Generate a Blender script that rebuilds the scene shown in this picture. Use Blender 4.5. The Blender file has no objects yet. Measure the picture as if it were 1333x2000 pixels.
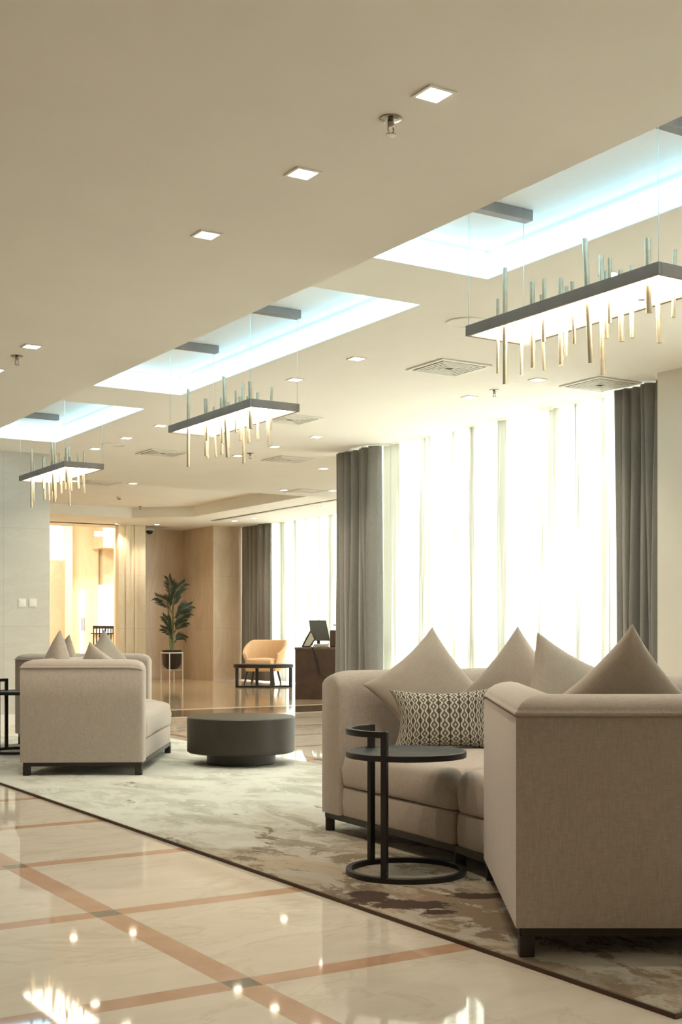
import bpy, bmesh, math, random
from mathutils import Vector, Matrix, Euler

sc = bpy.context.scene
C = sc.collection
PI = math.pi

# ------------------------------------------------------------------ camera
F = 2450.0            # focal length in pixels of the 1333 px wide frame
HZ = 1232.0           # height of the horizon in the frame
EYE = 1.05            # eye height in metres
YAW = math.radians(32)
SN, CS = math.sin(YAW), math.cos(YAW)
cam_d = bpy.data.cameras.new('camera')
cam_d.sensor_fit = 'HORIZONTAL'; cam_d.sensor_width = 36
cam_d.lens = F * 36 / 1333
cam_d.shift_y = (HZ - 1000) / 1333
cam_d.clip_end = 300
cam = bpy.data.objects.new('camera', cam_d); C.objects.link(cam)
cam.location = (0, 0, EYE); cam.rotation_euler = (PI / 2, 0, -YAW)
sc.camera = cam

# ------------------------------------------------------------------ world, exposure, daylight
sc.view_settings.view_transform = 'Standard'; sc.view_settings.look = 'None'
sc.view_settings.exposure = 1.22; sc.view_settings.gamma = 1.0
sc.view_settings.use_curve_mapping = False
sc.cycles.max_bounces = 10; sc.cycles.diffuse_bounces = 5
sc.cycles.transparent_max_bounces = 16
sc.cycles.sample_clamp_indirect = 6
sc.cycles.caustics_reflective = False; sc.cycles.caustics_refractive = False
WORLD_STRENGTH = 5.4
DOWNLIGHT_W = 24.0
SPOT_EMIT = 12.0
COVE_EMIT = 3.0
PENDANT_EMIT = 5.0
FAR_W = 150.0
w = bpy.data.worlds.new('sky'); sc.world = w; w.use_nodes = True
bg = w.node_tree.nodes['Background']
bg.inputs[0].default_value = (0.93, 0.98, 1.0, 1); bg.inputs[1].default_value = WORLD_STRENGTH

# ------------------------------------------------------------------ measuring helpers
def lat(px, d): return (px - 666.5) * d / F
def cw(l, d, z=0.0): return Vector((d * SN + l * CS, d * CS - l * SN, z))      # offset right, distance ahead
def P(px, d, z=0.0): return cw(lat(px, d), d, z)
def zat(py, d): return EYE + (HZ - py) * d / F
def on(px, py, z): return P(px, F * (z - EYE) / (HZ - py), z)                  # point on a level plane
def yx(px, X):                                                               # Y on the plane x = X
    t = (px - 666.5) / F
    return X * (CS - t * SN) / (SN + t * CS)
def depth(v): return v[0] * SN + v[1] * CS

# ------------------------------------------------------------------ materials
class NT:
    def __init__(s, name):
        s.m = bpy.data.materials.new(name); s.m.use_nodes = True
        s.t = s.m.node_tree; s.t.nodes.clear()
        s.out = s.t.nodes.new('ShaderNodeOutputMaterial')
    def n(s, typ, **kw):
        x = s.t.nodes.new('ShaderNode' + typ)
        for k, v in kw.items():
            if k.startswith('i_'):
                key = k[2:]
                key = int(key) if key.isdigit() else key.replace('_', ' ')
                s.put(x.inputs[key], v)
            else: setattr(x, k, v)
        return x
    def put(s, inp, v):
        if isinstance(v, bpy.types.NodeSocket): s.t.links.new(v, inp)
        elif isinstance(v, bpy.types.Node): s.t.links.new(v.outputs[0], inp)
        else:
            if isinstance(v, tuple) and len(v) == 3 and inp.type == 'RGBA': v = v + (1,)
            inp.default_value = v
    def math(s, op, a, b=0.0, c=0.0):
        x = s.n('Math', operation=op)
        s.put(x.inputs[0], a); s.put(x.inputs[1], b); s.put(x.inputs[2], c)
        return x.outputs[0]
    def mix(s, f, a, b):
        x = s.n('Mix', data_type='RGBA')
        s.put(x.inputs[0], f); s.put(x.inputs[6], a); s.put(x.inputs[7], b)
        return x.outputs[2]
    def ramp(s, f, lo, hi, a=0.0, b=1.0):
        x = s.n('MapRange'); x.clamp = True
        s.put(x.inputs[0], f); x.inputs[1].default_value = lo; x.inputs[2].default_value = hi
        x.inputs[3].default_value = a; x.inputs[4].default_value = b
        return x.outputs[0]
    def noise(s, vec, scale, detail=4, rough=.55, dist=0.0):
        x = s.n('TexNoise'); s.put(x.inputs['Vector'], vec)
        x.inputs['Scale'].default_value = scale; x.inputs['Detail'].default_value = detail
        x.inputs['Roughness'].default_value = rough; x.inputs['Distortion'].default_value = dist
        return x.outputs[0]
    def obj(s, sx=1, sy=1, sz=1, rz=0):
        tc = s.n('TexCoord'); mp = s.n('Mapping')
        mp.inputs['Scale'].default_value = (sx, sy, sz); mp.inputs['Rotation'].default_value = (0, 0, rz)
        s.t.links.new(tc.outputs['Object'], mp.inputs['Vector']); return mp.outputs[0]
    def bsdf(s, col, rough=.6, metal=0.0, spec=.5, bump=None, bs=.3, bd=.002, **kw):
        b = s.n('BsdfPrincipled')
        s.put(b.inputs['Base Color'], col); s.put(b.inputs['Roughness'], rough)
        s.put(b.inputs['Metallic'], metal); s.put(b.inputs['Specular IOR Level'], spec)
        for k, v in kw.items(): s.put(b.inputs[k.replace('_', ' ')], v)
        if bump is not None:
            bn = s.n('Bump'); bn.inputs['Strength'].default_value = bs; bn.inputs['Distance'].default_value = bd
            s.put(bn.inputs['Height'], bump); s.t.links.new(bn.outputs[0], b.inputs['Normal'])
        return b
    def done(s, sh):
        s.t.links.new(sh.outputs[0], s.out.inputs[0]); return s.m

def plain(name, col, rough=.6, metal=0.0, spec=.5, var=.04, scale=8, **kw):
    t = NT(name)
    f = t.noise(t.obj(), scale)
    c2 = tuple(max(0, c * (1 - var * 3)) for c in col)
    return t.done(t.bsdf(t.mix(t.ramp(f, .35, .7), col, c2), rough, metal, spec, **kw))

def emit(name, col, strength):
    t = NT(name)
    return t.done(t.n('Emission', i_0=col, i_1=strength))

def fabric(name, col, scale=420, dark=.82):
    t = NT(name)
    v = t.obj()
    a = t.noise(t.obj(scale, scale, scale * .10), .55, 2)
    b = t.noise(t.obj(scale * .12, scale * .12, scale), .8, 2)
    wv = t.math('MULTIPLY', t.math('ADD', a, b), .5)
    big = t.noise(v, 3.0, 3)
    c = t.mix(t.ramp(wv, .38, .62), tuple(x * dark for x in col), col)
    c = t.mix(t.ramp(big, .35, .75, 0, .12), c, tuple(x * .8 for x in col))
    return t.done(t.bsdf(c, .92, 0, .15, bump=wv, bs=.35, bd=.0012, Sheen_Weight=.25, Sheen_Roughness=.5))

M = {}
M['ceiling'] = plain('ceiling paint', (.84, .815, .75), .85, var=.01, scale=2)
M['soffit'] = plain('soffit paint', (.85, .815, .75), .85, var=.01, scale=2)
M['wall'] = plain('wall paint', (.78, .74, .66), .8, var=.01, scale=2)
M['white'] = plain('white painted metal', (.82, .80, .74), .45, var=.01)
M['black'] = plain('black powder coated steel', (.012, .011, .010), .42, 0.0, .5, var=.05)
M['darkwood'] = plain('dark stained wood', (.028, .020, .015), .45, var=.1, scale=20)
M['bronze'] = plain('dark bronze metal', (.26, .205, .17), .5, .4, .5, var=.05)
M['brass'] = plain('brushed pale brass', (.60, .52, .38), .34, .8, .5, var=.06, scale=30)
M['steel'] = plain('cable steel', (.55, .52, .46), .35, .9, var=.02)
M['chrome'] = plain('polished chrome', (.38, .35, .32), .18, 1.0, var=.01)
M['vent'] = plain('vent white metal', (.78, .76, .69), .5, var=.01)
M['ventshade'] = plain('vent dark cavity', (.20, .18, .15), .8, var=.02)
M['sofa'] = fabric('greige woven upholstery', (.465, .40, .342))
M['pillow'] = fabric('taupe satin cushion cloth', (.42, .365, .305), 300, .9)
M['peach'] = fabric('peach upholstery', (.72, .47, .27), 200)
M['drape'] = fabric('grey drape cloth', (.235, .225, .205), 260, .86)
M['lens'] = emit('downlight lens', (1.0, .86, .62), SPOT_EMIT)
M['pendant'] = emit('warm white light panel', (1.0, .87, .68), PENDANT_EMIT)
M['cove'] = emit('cold white cove strip', (.37, .77, 1.0), COVE_EMIT)
M['litwindow'] = emit('bright daylight pane', (1.0, 1.0, .98), 1.3)
M['leaf'] = plain('palm leaf', (.016, .036, .016), .5, var=.15, scale=10)
M['stem'] = plain('palm stem', (.16, .19, .075), .6, var=.1, scale=20)
M['pot'] = plain('black glazed pot', (.016, .010, .009), .3)
M['soil'] = plain('dark soil', (.05, .03, .02), .9)
M['desk'] = plain('brown desk veneer', (.085, .050, .034), .4, var=.12, scale=6)
M['screen'] = plain('grey monitor plastic', (.10, .105, .095), .4)
M['paper'] = plain('paper', (.75, .73, .66), .8)
M['cable'] = plain('black rubber cable', (.015, .014, .013), .6)
M['camera_black'] = plain('black plastic', (.02, .02, .02), .4)

def marble(name, base, vein, rough=.25, spec=.5, tile=(1.2, 1.1), scale=1.4, vs=.5, streak=(1, 1, 3.5)):
    t = NT(name)
    v = t.obj(*streak)
    n1 = t.noise(v, scale, 8, .62, 1.2)
    n2 = t.noise(t.obj(), scale * 5, 6, .7, .8)
    vein_f = t.math('SUBTRACT', 1.0, t.ramp(t.math('ABSOLUTE', t.math('SUBTRACT', n1, .5)), 0, .10))
    c = t.mix(t.math('MULTIPLY', vein_f, vs), base, vein)
    c = t.mix(t.ramp(n2, .4, .75, 0, .35), c, tuple(x * .86 for x in base))
    # joints between slabs
    tc = t.n('TexCoord'); sp = t.n('SeparateXYZ', i_0=tc.outputs['Object'])
    j = None
    fx = t.math('ADD', sp.outputs[0], sp.outputs[1])
    for s_, w_ in ((fx, tile[0]), (sp.outputs[2], tile[1])):
        g = t.math('PINGPONG', s_, w_ / 2)
        k = t.math('LESS_THAN', g, .003)
        j = k if j is None else t.math('MAXIMUM', j, k)
    c = t.mix(t.math('MULTIPLY', j, .45), c, tuple(x * .6 for x in base))
    return t.done(t.bsdf(c, rough, 0, spec))
M['greymarble'] = marble('pale grey marble', (.60, .585, .53), (.50, .49, .45), .3, vs=.35)
M['warmmarble'] = marble('warm brown marble', (.64, .51, .375), (.50, .38, .26), .25, streak=(1.2, 1.2, .35), vs=.5)
M['brownmarble'] = marble('brown marble made up for the unseen walls', (.36, .23, .15), (.25, .15, .10), .25, vs=.5)  # brown picked to darken and warm the bounce from unseen walls
M['creammarble'] = marble('cream marble', (.78, .68, .50), (.66, .54, .38), .3, streak=(2, 2, .5), vs=.35)

# polished floor: cream slabs, terracotta bands, dark insets, lobby border
def floor_mat():
    t = NT('polished marble floor')
    tc = t.n('TexCoord'); sp = t.n('SeparateXYZ', i_0=tc.outputs['Object'])
    X, Y = sp.outputs[0], sp.outputs[1]
    n1 = t.noise(t.obj(.55, 1.0, 1, .2), 1.6, 9, .62, 1.0)
    n2 = t.noise(t.obj(1, 2.2, 1, -.3), 3.2, 7, .65, .6)
    vein = t.math('SUBTRACT', 1.0, t.ramp(t.math('ABSOLUTE', t.math('SUBTRACT', n1, .52)), 0, .018))
    c = t.mix(t.ramp(n2, .35, .7), (.72, .655, .56), (.64, .57, .47))
    c = t.mix(t.math('MULTIPLY', vein, .25), c, (.42, .33, .22))
    # bands: running away at x = 1.68..1.775 (pitch 3.55), across at y = 3.28..3.375 (pitch 1.09)
    wob = t.math('MULTIPLY', t.math('SUBTRACT', t.noise(t.obj(), 9, 3), .5), .006)
    Xw = t.math('ADD', X, wob); Yw = t.math('ADD', Y, wob)
    bx = t.math('LESS_THAN', t.math('PINGPONG', t.math('SUBTRACT', Xw, 1.728), 3.55 / 2), .049)
    by = t.math('LESS_THAN', t.math('PINGPONG', t.math('SUBTRACT', Yw, 3.325), .545), .046)
    ex = t.math('LESS_THAN', t.math('PINGPONG', t.math('SUBTRACT', Xw, 1.728), 3.55 / 2), .0515)
    ey = t.math('LESS_THAN', t.math('PINGPONG', t.math('SUBTRACT', Yw, 3.325), .545), .0485)
    band = t.math('MAXIMUM', bx, by); edge = t.math('MAXIMUM', ex, ey)
    both = t.math('MULTIPLY', bx, by)
    n3 = t.noise(t.obj(), 7, 6, .7)
    terr = t.mix(t.ramp(n3, .3, .7), (.57, .365, .25), (.47, .285, .185))
    dark = t.mix(t.ramp(n3, .3, .7), (.15, .13, .11), (.27, .24, .20))
    c = t.mix(t.math('MULTIPLY', edge, .6), c, (.35, .24, .15))
    c = t.mix(band, c, terr); c = t.mix(both, c, dark)
    # lobby: browner slabs with a dark border edged in brass lines, their glint painted pale
    lob = t.math('GREATER_THAN', Y, 15.3)
    wn = t.noise(t.obj(.8, 1.6, 1), 2.5, 8, .65, 1.5)
    lobc = t.mix(t.ramp(wn, .3, .7), (.60, .47, .32), (.44, .31, .20))
    lj = t.math('MAXIMUM', t.math('LESS_THAN', t.math('PINGPONG', X, .6), .006), t.math('LESS_THAN', t.math('PINGPONG', Y, .6), .006))
    lobc = t.mix(t.math('MULTIPLY', lj, .6), lobc, (.16, .10, .06))
    c = t.mix(lob, c, lobc)
    bd = t.math('MULTIPLY', t.math('GREATER_THAN', Y, 13.9), t.math('LESS_THAN', Y, 15.3))
    bc = t.mix(t.ramp(t.noise(t.obj(), 3, 8, .7, 1.5), .4, .65), (.055, .040, .028), (.20, .15, .10))
    c = t.mix(bd, c, bc)
    for y0 in (13.9, 15.3):
        ln = t.math('LESS_THAN', t.math('ABSOLUTE', t.math('SUBTRACT', Y, y0)), .12)
        c = t.mix(ln, c, (.92, .84, .70))
    rg = t.ramp(t.noise(t.obj(), 1.5, 4), .3, .8, .03, .05)
    rg = t.math('ADD', rg, t.math('MULTIPLY', t.math('GREATER_THAN', Y, 13.9), .05))
    return t.done(t.bsdf(c, rg, 0, .45))
M['floor'] = floor_mat()

def rug_mat():
    t = NT('abstract patterned wool rug')
    tc = t.n('TexCoord'); sp = t.n('SeparateXYZ', i_0=tc.outputs['Object'])
    X, Y = sp.outputs[0], sp.outputs[1]
    v = t.obj(1.0, .55, 1, .75)
    big = t.noise(v, 2.2, 13, .72, .8)
    fine = t.noise(t.obj(), 260, 2)
    warp = t.math('MULTIPLY_ADD', t.math('SUBTRACT', t.noise(t.obj(), .9, 8, .7), .5), 3.2, Y)
    near = t.ramp(warp, 5.0, 6.5, 1, 0)  # near end browner: partly woven design, partly its lighting painted in
    c = t.mix(t.ramp(big, .42, .56), (.46, .455, .38), (.64, .65, .58))
    c2 = t.mix(t.ramp(big, .44, .53), (.23, .165, .105), (.43, .355, .26))
    c = t.mix(near, c, c2)
    patch = t.noise(t.obj(1.3, .62, 1, .75), 3.0, 13, .74, .5)
    thr = t.math('MULTIPLY_ADD', near, .085, .375)
    pm = t.ramp(t.math('SUBTRACT', thr, patch), -.004, .008)
    c = t.mix(t.math('MULTIPLY', pm, .85), c, (.17, .125, .08))
    p2 = t.ramp(t.math('SUBTRACT', t.noise(t.obj(1.2, .7, 1, .4), 3.0, 13, .72, .4), .525), -.008, .012)
    c = t.mix(t.math('MULTIPLY', p2, .8), c, t.mix(near, (.67, .68, .62), (.47, .43, .36)))
    p3 = t.ramp(t.math('SUBTRACT', .40, t.noise(t.obj(1.0, .8, 1, .9), 1.7, 13, .75, .4)), -.008, .012)
    c = t.mix(t.math('MULTIPLY', p3, .6), c, t.mix(near, (.44, .44, .36), (.27, .245, .20)))
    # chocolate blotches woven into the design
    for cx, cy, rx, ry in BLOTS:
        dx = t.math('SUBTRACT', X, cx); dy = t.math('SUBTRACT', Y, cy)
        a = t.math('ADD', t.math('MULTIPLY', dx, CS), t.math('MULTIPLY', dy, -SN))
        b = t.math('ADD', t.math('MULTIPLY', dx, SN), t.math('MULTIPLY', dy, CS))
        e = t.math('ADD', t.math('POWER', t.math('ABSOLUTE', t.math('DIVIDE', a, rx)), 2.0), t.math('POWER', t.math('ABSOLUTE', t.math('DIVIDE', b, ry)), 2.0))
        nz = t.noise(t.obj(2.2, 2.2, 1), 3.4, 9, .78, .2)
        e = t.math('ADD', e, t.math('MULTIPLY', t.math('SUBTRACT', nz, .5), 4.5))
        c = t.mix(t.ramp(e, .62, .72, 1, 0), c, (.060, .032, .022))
    c = t.mix(t.ramp(fine, .3, .7, 0, .35), c, t.mix(.5, c, (.03, .03, .02)))
    return t.done(t.bsdf(c, .95, 0, .05, bump=fine, bs=.6, bd=.003, Sheen_Weight=.15))
def gf(px, py):
    return on(px, py, 0.0)
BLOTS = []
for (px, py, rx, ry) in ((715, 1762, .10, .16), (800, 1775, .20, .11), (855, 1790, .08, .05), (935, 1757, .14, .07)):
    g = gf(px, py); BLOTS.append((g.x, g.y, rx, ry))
M['rug'] = rug_mat()
M['rugedge'] = plain('rug bound edge', (.10, .065, .045), .9)

def sheer_mat():
    t = NT('sheer voile')
    tr = t.n('BsdfTransparent', i_0=(1, 1, 1))
    tl = t.n('BsdfTranslucent', i_0=(.93, .93, .86))
    df = t.n('BsdfDiffuse', i_0=(.85, .84, .78))
    m1 = t.n('MixShader', i_0=.28); t.put(m1.inputs[1], tl); t.put(m1.inputs[2], df)
    fold_tone = t.noise(t.obj(1, 1, .02), 4.2, 5, .74, .3)
    tc = t.n('TexCoord'); sy_ = t.n('SeparateXYZ', i_0=tc.outputs['Object']).outputs[1]
    lo = t.noise(t.obj(1, 1, .02), .9, 2)
    sw = t.math('SINE', t.math('ADD', t.math('MULTIPLY', sy_, 13.0), t.math('MULTIPLY', lo, 16.0)))
    fold_tone = t.math('ADD', t.math('MULTIPLY', fold_tone, .8), t.math('MULTIPLY_ADD', sw, .10, .10))
    f = t.ramp(fold_tone, .44, .60)
    tlc = t.mix(f, (.88, .89, .84), (.185, .182, .14)); t.put(tl.inputs[0], tlc)  # fold shade painted into the cloth colour as dark, denser streaks
    m2 = t.n('MixShader', i_0=t.ramp(fold_tone, .45, .58, .93, .995)); t.put(m2.inputs[1], tr); t.put(m2.inputs[2], m1)
    return t.done(m2)
M['sheer'] = sheer_mat()

def glass_mat():
    t = NT('window glass')
    tr = t.n('BsdfTransparent', i_0=(.97, .99, .98)); gl = t.n('BsdfGlossy', i_0=(1, 1, 1), i_1=.02)
    m = t.n('MixShader', i_0=.05); t.put(m.inputs[1], tr); t.put(m.inputs[2], gl)
    return t.done(m)
M['glass'] = glass_mat()

def pattern_mat():
    t = NT('chain patterned cushion cloth')
    uv = t.n('TexCoord').outputs['UV']; sp = t.n('SeparateXYZ', i_0=uv)
    U = t.math('MULTIPLY', sp.outputs[0], 15.0); V = t.math('MULTIPLY', sp.outputs[1], 10.0)
    s = t.math('SINE', t.math('MULTIPLY', V, 2 * PI))
    fu = t.math('SUBTRACT', t.math('FRACT', U), .5)
    a1 = t.math('ABSOLUTE', t.math('SUBTRACT', t.math('ABSOLUTE', fu), t.math('MULTIPLY_ADD', s, .13, .27)))
    line = t.ramp(a1, .07, .12, 1, 0)
    edge = t.ramp(t.math('ABSOLUTE', t.math('SUBTRACT', t.math('ABSOLUTE', fu), .5)), .04, .07, 1, 0)
    fv = t.math('SUBTRACT', t.math('FRACT', t.math('ADD', V, .25)), .5)
    dot = t.ramp(t.math('ADD', t.math('ABSOLUTE', fu), t.math('MULTIPLY', t.math('ABSOLUTE', fv), .55)), .10, .14, 1, 0)
    c = t.mix(line, (.10, .090, .072), (.56, .52, .43))
    c = t.mix(dot, c, (.50, .46, .37))
    c = t.mix(edge, c, (.045, .040, .035))
    fn = t.noise(t.obj(), 300, 2)
    return t.done(t.bsdf(c, .8, 0, .3, bump=t.math('ADD', line, fn), bs=.4, bd=.002))
M['pattern'] = pattern_mat()

# ------------------------------------------------------------------ object helpers
def tag(o, label, cat=None, group=None, kind=None):
    if label: o['label'] = label
    if cat: o['category'] = cat
    if group: o['group'] = group
    if kind: o['kind'] = kind
    return o
def thing(name, label, cat, loc=(0, 0, 0), rz=0.0, group=None):
    o = bpy.data.objects.new(name, None); C.objects.link(o)
    o.empty_display_size = .1
    o.location = loc; o.rotation_euler = (0, 0, rz)
    return tag(o, label, cat, group)
def link(name, bm, mat, parent=None, smooth=True, angle=40, bevel=0, seg=2):
    me = bpy.data.meshes.new(name)
    bmesh.ops.recalc_face_normals(bm, faces=bm.faces)
    bm.to_mesh(me); bm.free()
    mats = mat if isinstance(mat, (list, tuple)) else [mat]
    for m in mats: me.materials.append(m)
    if smooth:
        me.shade_smooth()
        me.set_sharp_from_angle(angle=math.radians(angle))
    o = bpy.data.objects.new(name, me); C.objects.link(o)
    if parent is not None: o.parent = parent
    if bevel:
        b = o.modifiers.new('bevel', 'BEVEL'); b.width = bevel; b.segments = seg; b.limit_method = 'ANGLE'
        b.harden_normals = False
    return o
def box(bm, x0, x1, y0, y1, z0, z1, mi=0):
    v = [bm.verts.new((x, y, z)) for x in (x0, x1) for y in (y0, y1) for z in (z0, z1)]
    for f in ((0, 1, 3, 2), (4, 6, 7, 5), (0, 4, 5, 1), (2, 3, 7, 6), (0, 2, 6, 4), (1, 5, 7, 3)):
        fc = bm.faces.new([v[i] for i in f]); fc.material_index = mi
def obox(bm, c, ax, sx, sy, z0, z1):
    """box centred on c (xy) with its x side along the unit vector ax"""
    ax = Vector((ax[0], ax[1], 0)).normalized(); ay = Vector((-ax.y, ax.x, 0)); c = Vector((c[0], c[1], 0))
    v = [bm.verts.new(c + ax * sx * i / 2 + ay * sy * j / 2 + Vector((0, 0, z))) for i in (-1, 1) for j in (-1, 1) for z in (z0, z1)]
    for f in ((0, 1, 3, 2), (4, 6, 7, 5), (0, 4, 5, 1), (2, 3, 7, 6), (0, 2, 6, 4), (1, 5, 7, 3)):
        bm.faces.new([v[i] for i in f])
def tube(bm, pts, r, n=12, caps=True):
    pts = [Vector(p) for p in pts]; rings = []
    rr = r if isinstance(r, (list, tuple)) else [r] * len(pts)
    up = None
    for i, p in enumerate(pts):
        d = (pts[min(i + 1, len(pts) - 1)] - pts[max(i - 1, 0)]).normalized()
        if up is None:
            a = Vector((0, 0, 1)) if abs(d.z) < .9 else Vector((1, 0, 0))
            up = (a - d * a.dot(d)).normalized()
        else: up = (up - d * up.dot(d)).normalized()
        s = d.cross(up)
        rings.append([bm.verts.new(p + (up * math.cos(2 * PI * k / n) + s * math.sin(2 * PI * k / n)) * rr[i]) for k in range(n)])
    for a, b in zip(rings, rings[1:]):
        for k in range(n): bm.faces.new((a[k], a[(k + 1) % n], b[(k + 1) % n], b[k]))
    if caps: bm.faces.new(rings[0][::-1]); bm.faces.new(rings[-1])
def lathe(bm, prof, n=48, c=(0, 0, 0)):
    rings = []
    for r, z in prof:
        if r < 1e-6: rings.append([bm.verts.new((c[0], c[1], c[2] + z))])
        else: rings.append([bm.verts.new((c[0] + r * math.cos(2 * PI * k / n), c[1] + r * math.sin(2 * PI * k / n), c[2] + z)) for k in range(n)])
    for a, b in zip(rings, rings[1:]):
        for k in range(n):
            q = [a[k % len(a)], a[(k + 1) % len(a)], b[(k + 1) % len(b)], b[k % len(b)]]
            u = []
            for v in q:
                if v not in u: u.append(v)
            if len(u) > 2: bm.faces.new(u)
def struct(name, bm, mat, **kw):
    return tag(link(name, bm, mat, smooth=False, **kw), None, kind='structure')
def B(): return bmesh.new()
def dup(root, loc=None, rz=None, label=None):
    r = root.copy(); C.objects.link(r)
    if loc is not None: r.location = loc
    if rz is not None: r.rotation_euler = (0, 0, rz)
    if label: r['label'] = label
    for ch in list(root.children):
        c = ch.copy(); C.objects.link(c); c.parent = r
        for g in list(ch.children):
            e = g.copy(); C.objects.link(e); e.parent = c
    return r

# ================================================================== THE SETTING
ZC = 3.05        # lounge ceiling
ZS = 2.85        # dropped soffit on the left
ZL = 3.25        # lobby ceiling
XS = 3.337       # soffit edge
XR0, XR1 = 3.45, 4.49
RZ = 3.21
RECESS = [(2.60, 5.61), (6.27, 9.75), (10.53, 12.90)]

bm = B(); box(bm, -4.2, 18, -3.2, 37, -.2, 0)
struct('floor', bm, M['floor'])

bm = B()
xs = [XS - .02, XR0, XR1, 7.68]; ys = [-3.2] + [y for r in RECESS for y in r] + [16.1]
for i in range(3):
    for j in range(len(ys) - 1):
        if i == 1 and j % 2 == 1: continue
        box(bm, xs[i], xs[i + 1], ys[j], ys[j + 1], ZC, ZC + .35)
for a, b_ in RECESS: box(bm, XR0, XR1, a, b_, RZ, ZC + .35)
box(bm, 7.68, 12.52, 12.05, 16.1, ZC, ZC + .35)
struct('ceiling', bm, M['ceiling'])
bm = B(); box(bm, -4.2, XS, -3.2, 13.8, ZS, ZC + .35)
struct('ceiling_soffit', bm, M['soffit'])
# lobby ceiling with its raised tray
bm = B()
TX0, TX1, TY0, TY1 = 5.8, 10.4, 17.0, 22.9
box(bm, 4.0, TX0, 16.1, 25.4, ZL, ZL + .3); box(bm, TX1, 12.52, 16.1, 25.4, ZL, ZL + .3)
box(bm, TX0, TX1, 16.1, TY0, ZL, ZL + .3); box(bm, TX0, TX1, TY1, 25.4, ZL, ZL + .3)
box(bm, TX0, TX1, TY0, TY1, ZL + .20, ZL + .3)
struct('ceiling_lobby', bm, M['ceiling'])
bm = B()   # chamfered corner of the tray
v = [bm.verts.new(p) for p in ((TX1, TY1 - .9, ZL), (TX1, TY1, ZL), (TX1 - .9, TY1, ZL), (TX1, TY1 - .9, ZL + .2), (TX1, TY1, ZL + .2), (TX1 - .9, TY1, ZL + .2))]
for f in ((0, 1, 2), (3, 5, 4), (0, 2, 5, 3), (0, 3, 4, 1), (1, 4, 5, 2)): bm.faces.new([v[i] for i in f])
struct('trim_1', bm, M['ceiling'])
bm = B()   # dark strips coloured as the shade of a slot beside the tray
box(bm, 11.05, 11.13, 16.3, 22.6, ZL - .012, ZL); box(bm, 8.9, 11.05, 16.3, 16.38, ZL - .012, ZL)
struct('trim_2', bm, plain('painted slot shade', (.33, .29, .22), .5))

# walls around the lounge
bm = B(); box(bm, -4.2, 4.73, 13.8, 14.15, 0, 3.3); struct('wall_end', bm, M['greymarble'])
bm = B(); box(bm, -4.2, 4.73, 13.77, 13.8, 0, .12); struct('baseboard_end', bm, M['white'])
bm = B(); box(bm, -4.4, -4.2, -3.2, 14.15, 0, 3.4); struct('wall_left', bm, M['brownmarble'])
bm = B(); box(bm, -4.2, 12, -3.4, -3.2, 0, 3.4); struct('wall_back', bm, M['brownmarble'])
bm = B(); box(bm, 7.24, 8.0, 5.6, 6.95, 0, 3.4); box(bm, 7.24, 8.0, -3.2, -2.6, 0, 3.4); box(bm, 7.24, 8.0, -2.6, 5.6, 3.0, 3.4)
struct('wall_right', bm, M['wall'])
bm = B(); box(bm, 7.62, 12.6, 12.03, 12.2, 0, 3.4); struct('wall_return', bm, M['wall'])
bm = B(); box(bm, 7.60, 7.85, 6.95, 12.05, 3.40, 3.5); box(bm, 7.75, 7.85, 6.95, 12.05, 0, .06)
struct('wall_lintel', bm, M['wall'])
# lounge window: frame with mullions, glass as its part
def window(name, x, y0, y1, z1, n, rail=()):
    bm = B()
    box(bm, x, x + .07, y0, y1, .06, .12); box(bm, x, x + .07, y0, y1, z1 - .06, z1)
    for k in range(n + 1):
        y = y0 + (y1 - y0) * k / n
        box(bm, x, x + .07, y - .035, y + .035, .06, z1)
    for r in rail: box(bm, x, x + .07, y0, y1, r - .025, r + .025)
    fr = struct(name, bm, plain(name + ' frame', (.30, .29, .27), .5))
    bm = B(); box(bm, x + .03, x + .036, y0, y1, .1, z1 - .04)
    g = link('glass_pane', bm, M['glass'], fr, smooth=False)
    return fr
window('window_1', 7.77, 6.97, 12.02, 3.40, 4, (.95,))
window('window_2', 12.62, 12.25, 23.7, 3.56, 9, (.95,))
window('fill_window', 7.86, -2.6, 5.6, 3.0, 5, (.95,))  # unseen window added to bring in daylight from the near side
# ground outside
bm = B(); box(bm, 7.96, 60, -30, 12.0, -.25, -.05); box(bm, 12.75, 60, 12.0, 60, -.25, -.05)
struct('ground', bm, plain('pale paving and lawn outside', (.42, .47, .36), .9, var=.1, scale=1))

# lobby walls
bm = B()
box(bm, 12.60, 12.9, 23.7, 25.6, 0, 3.6); box(bm, 12.45, 12.75, 12.2, 23.7, 3.56, 3.66)
struct('wall_lobby_right', bm, M['wall'])
bm = B(); box(bm, 11.65, 12.62, 23.7, 25.5, 0, 3.4); struct('wall_lobby_column', bm, M['warmmarble'])
bm = B(); box(bm, 10.47, 11.65, 25.2, 25.6, 0, 3.4); struct('wall_lobby_back', bm, M['warmmarble'])
bm = B(); box(bm, 9.87, 10.47, 24.5, 24.68, 0, 3.4); box(bm, 10.32, 10.47, 24.68, 25.7, 0, 3.4); struct('wall_pilaster', bm, M['creammarble'])
bm = B(); box(bm, 10.02, 10.10, 24.47, 24.5, 0, 3.25); box(bm, 10.22, 10.28, 24.47, 24.5, 0, 3.25); struct('trim_3', bm, M['creammarble'])
bm = B(); box(bm, 3.6, 7.0, 24.5, 25.4, 0, 3.6); box(bm, 7.0, 11.0, 24.5, 24.68, ZL, 4.8); struct('wall_lobby_left', bm, M['creammarble'])
bm = B(); box(bm, 3.6, 3.8, 14.1, 25.4, 0, 3.6); struct('wall_lobby_side', bm, M['wall'])

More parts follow.
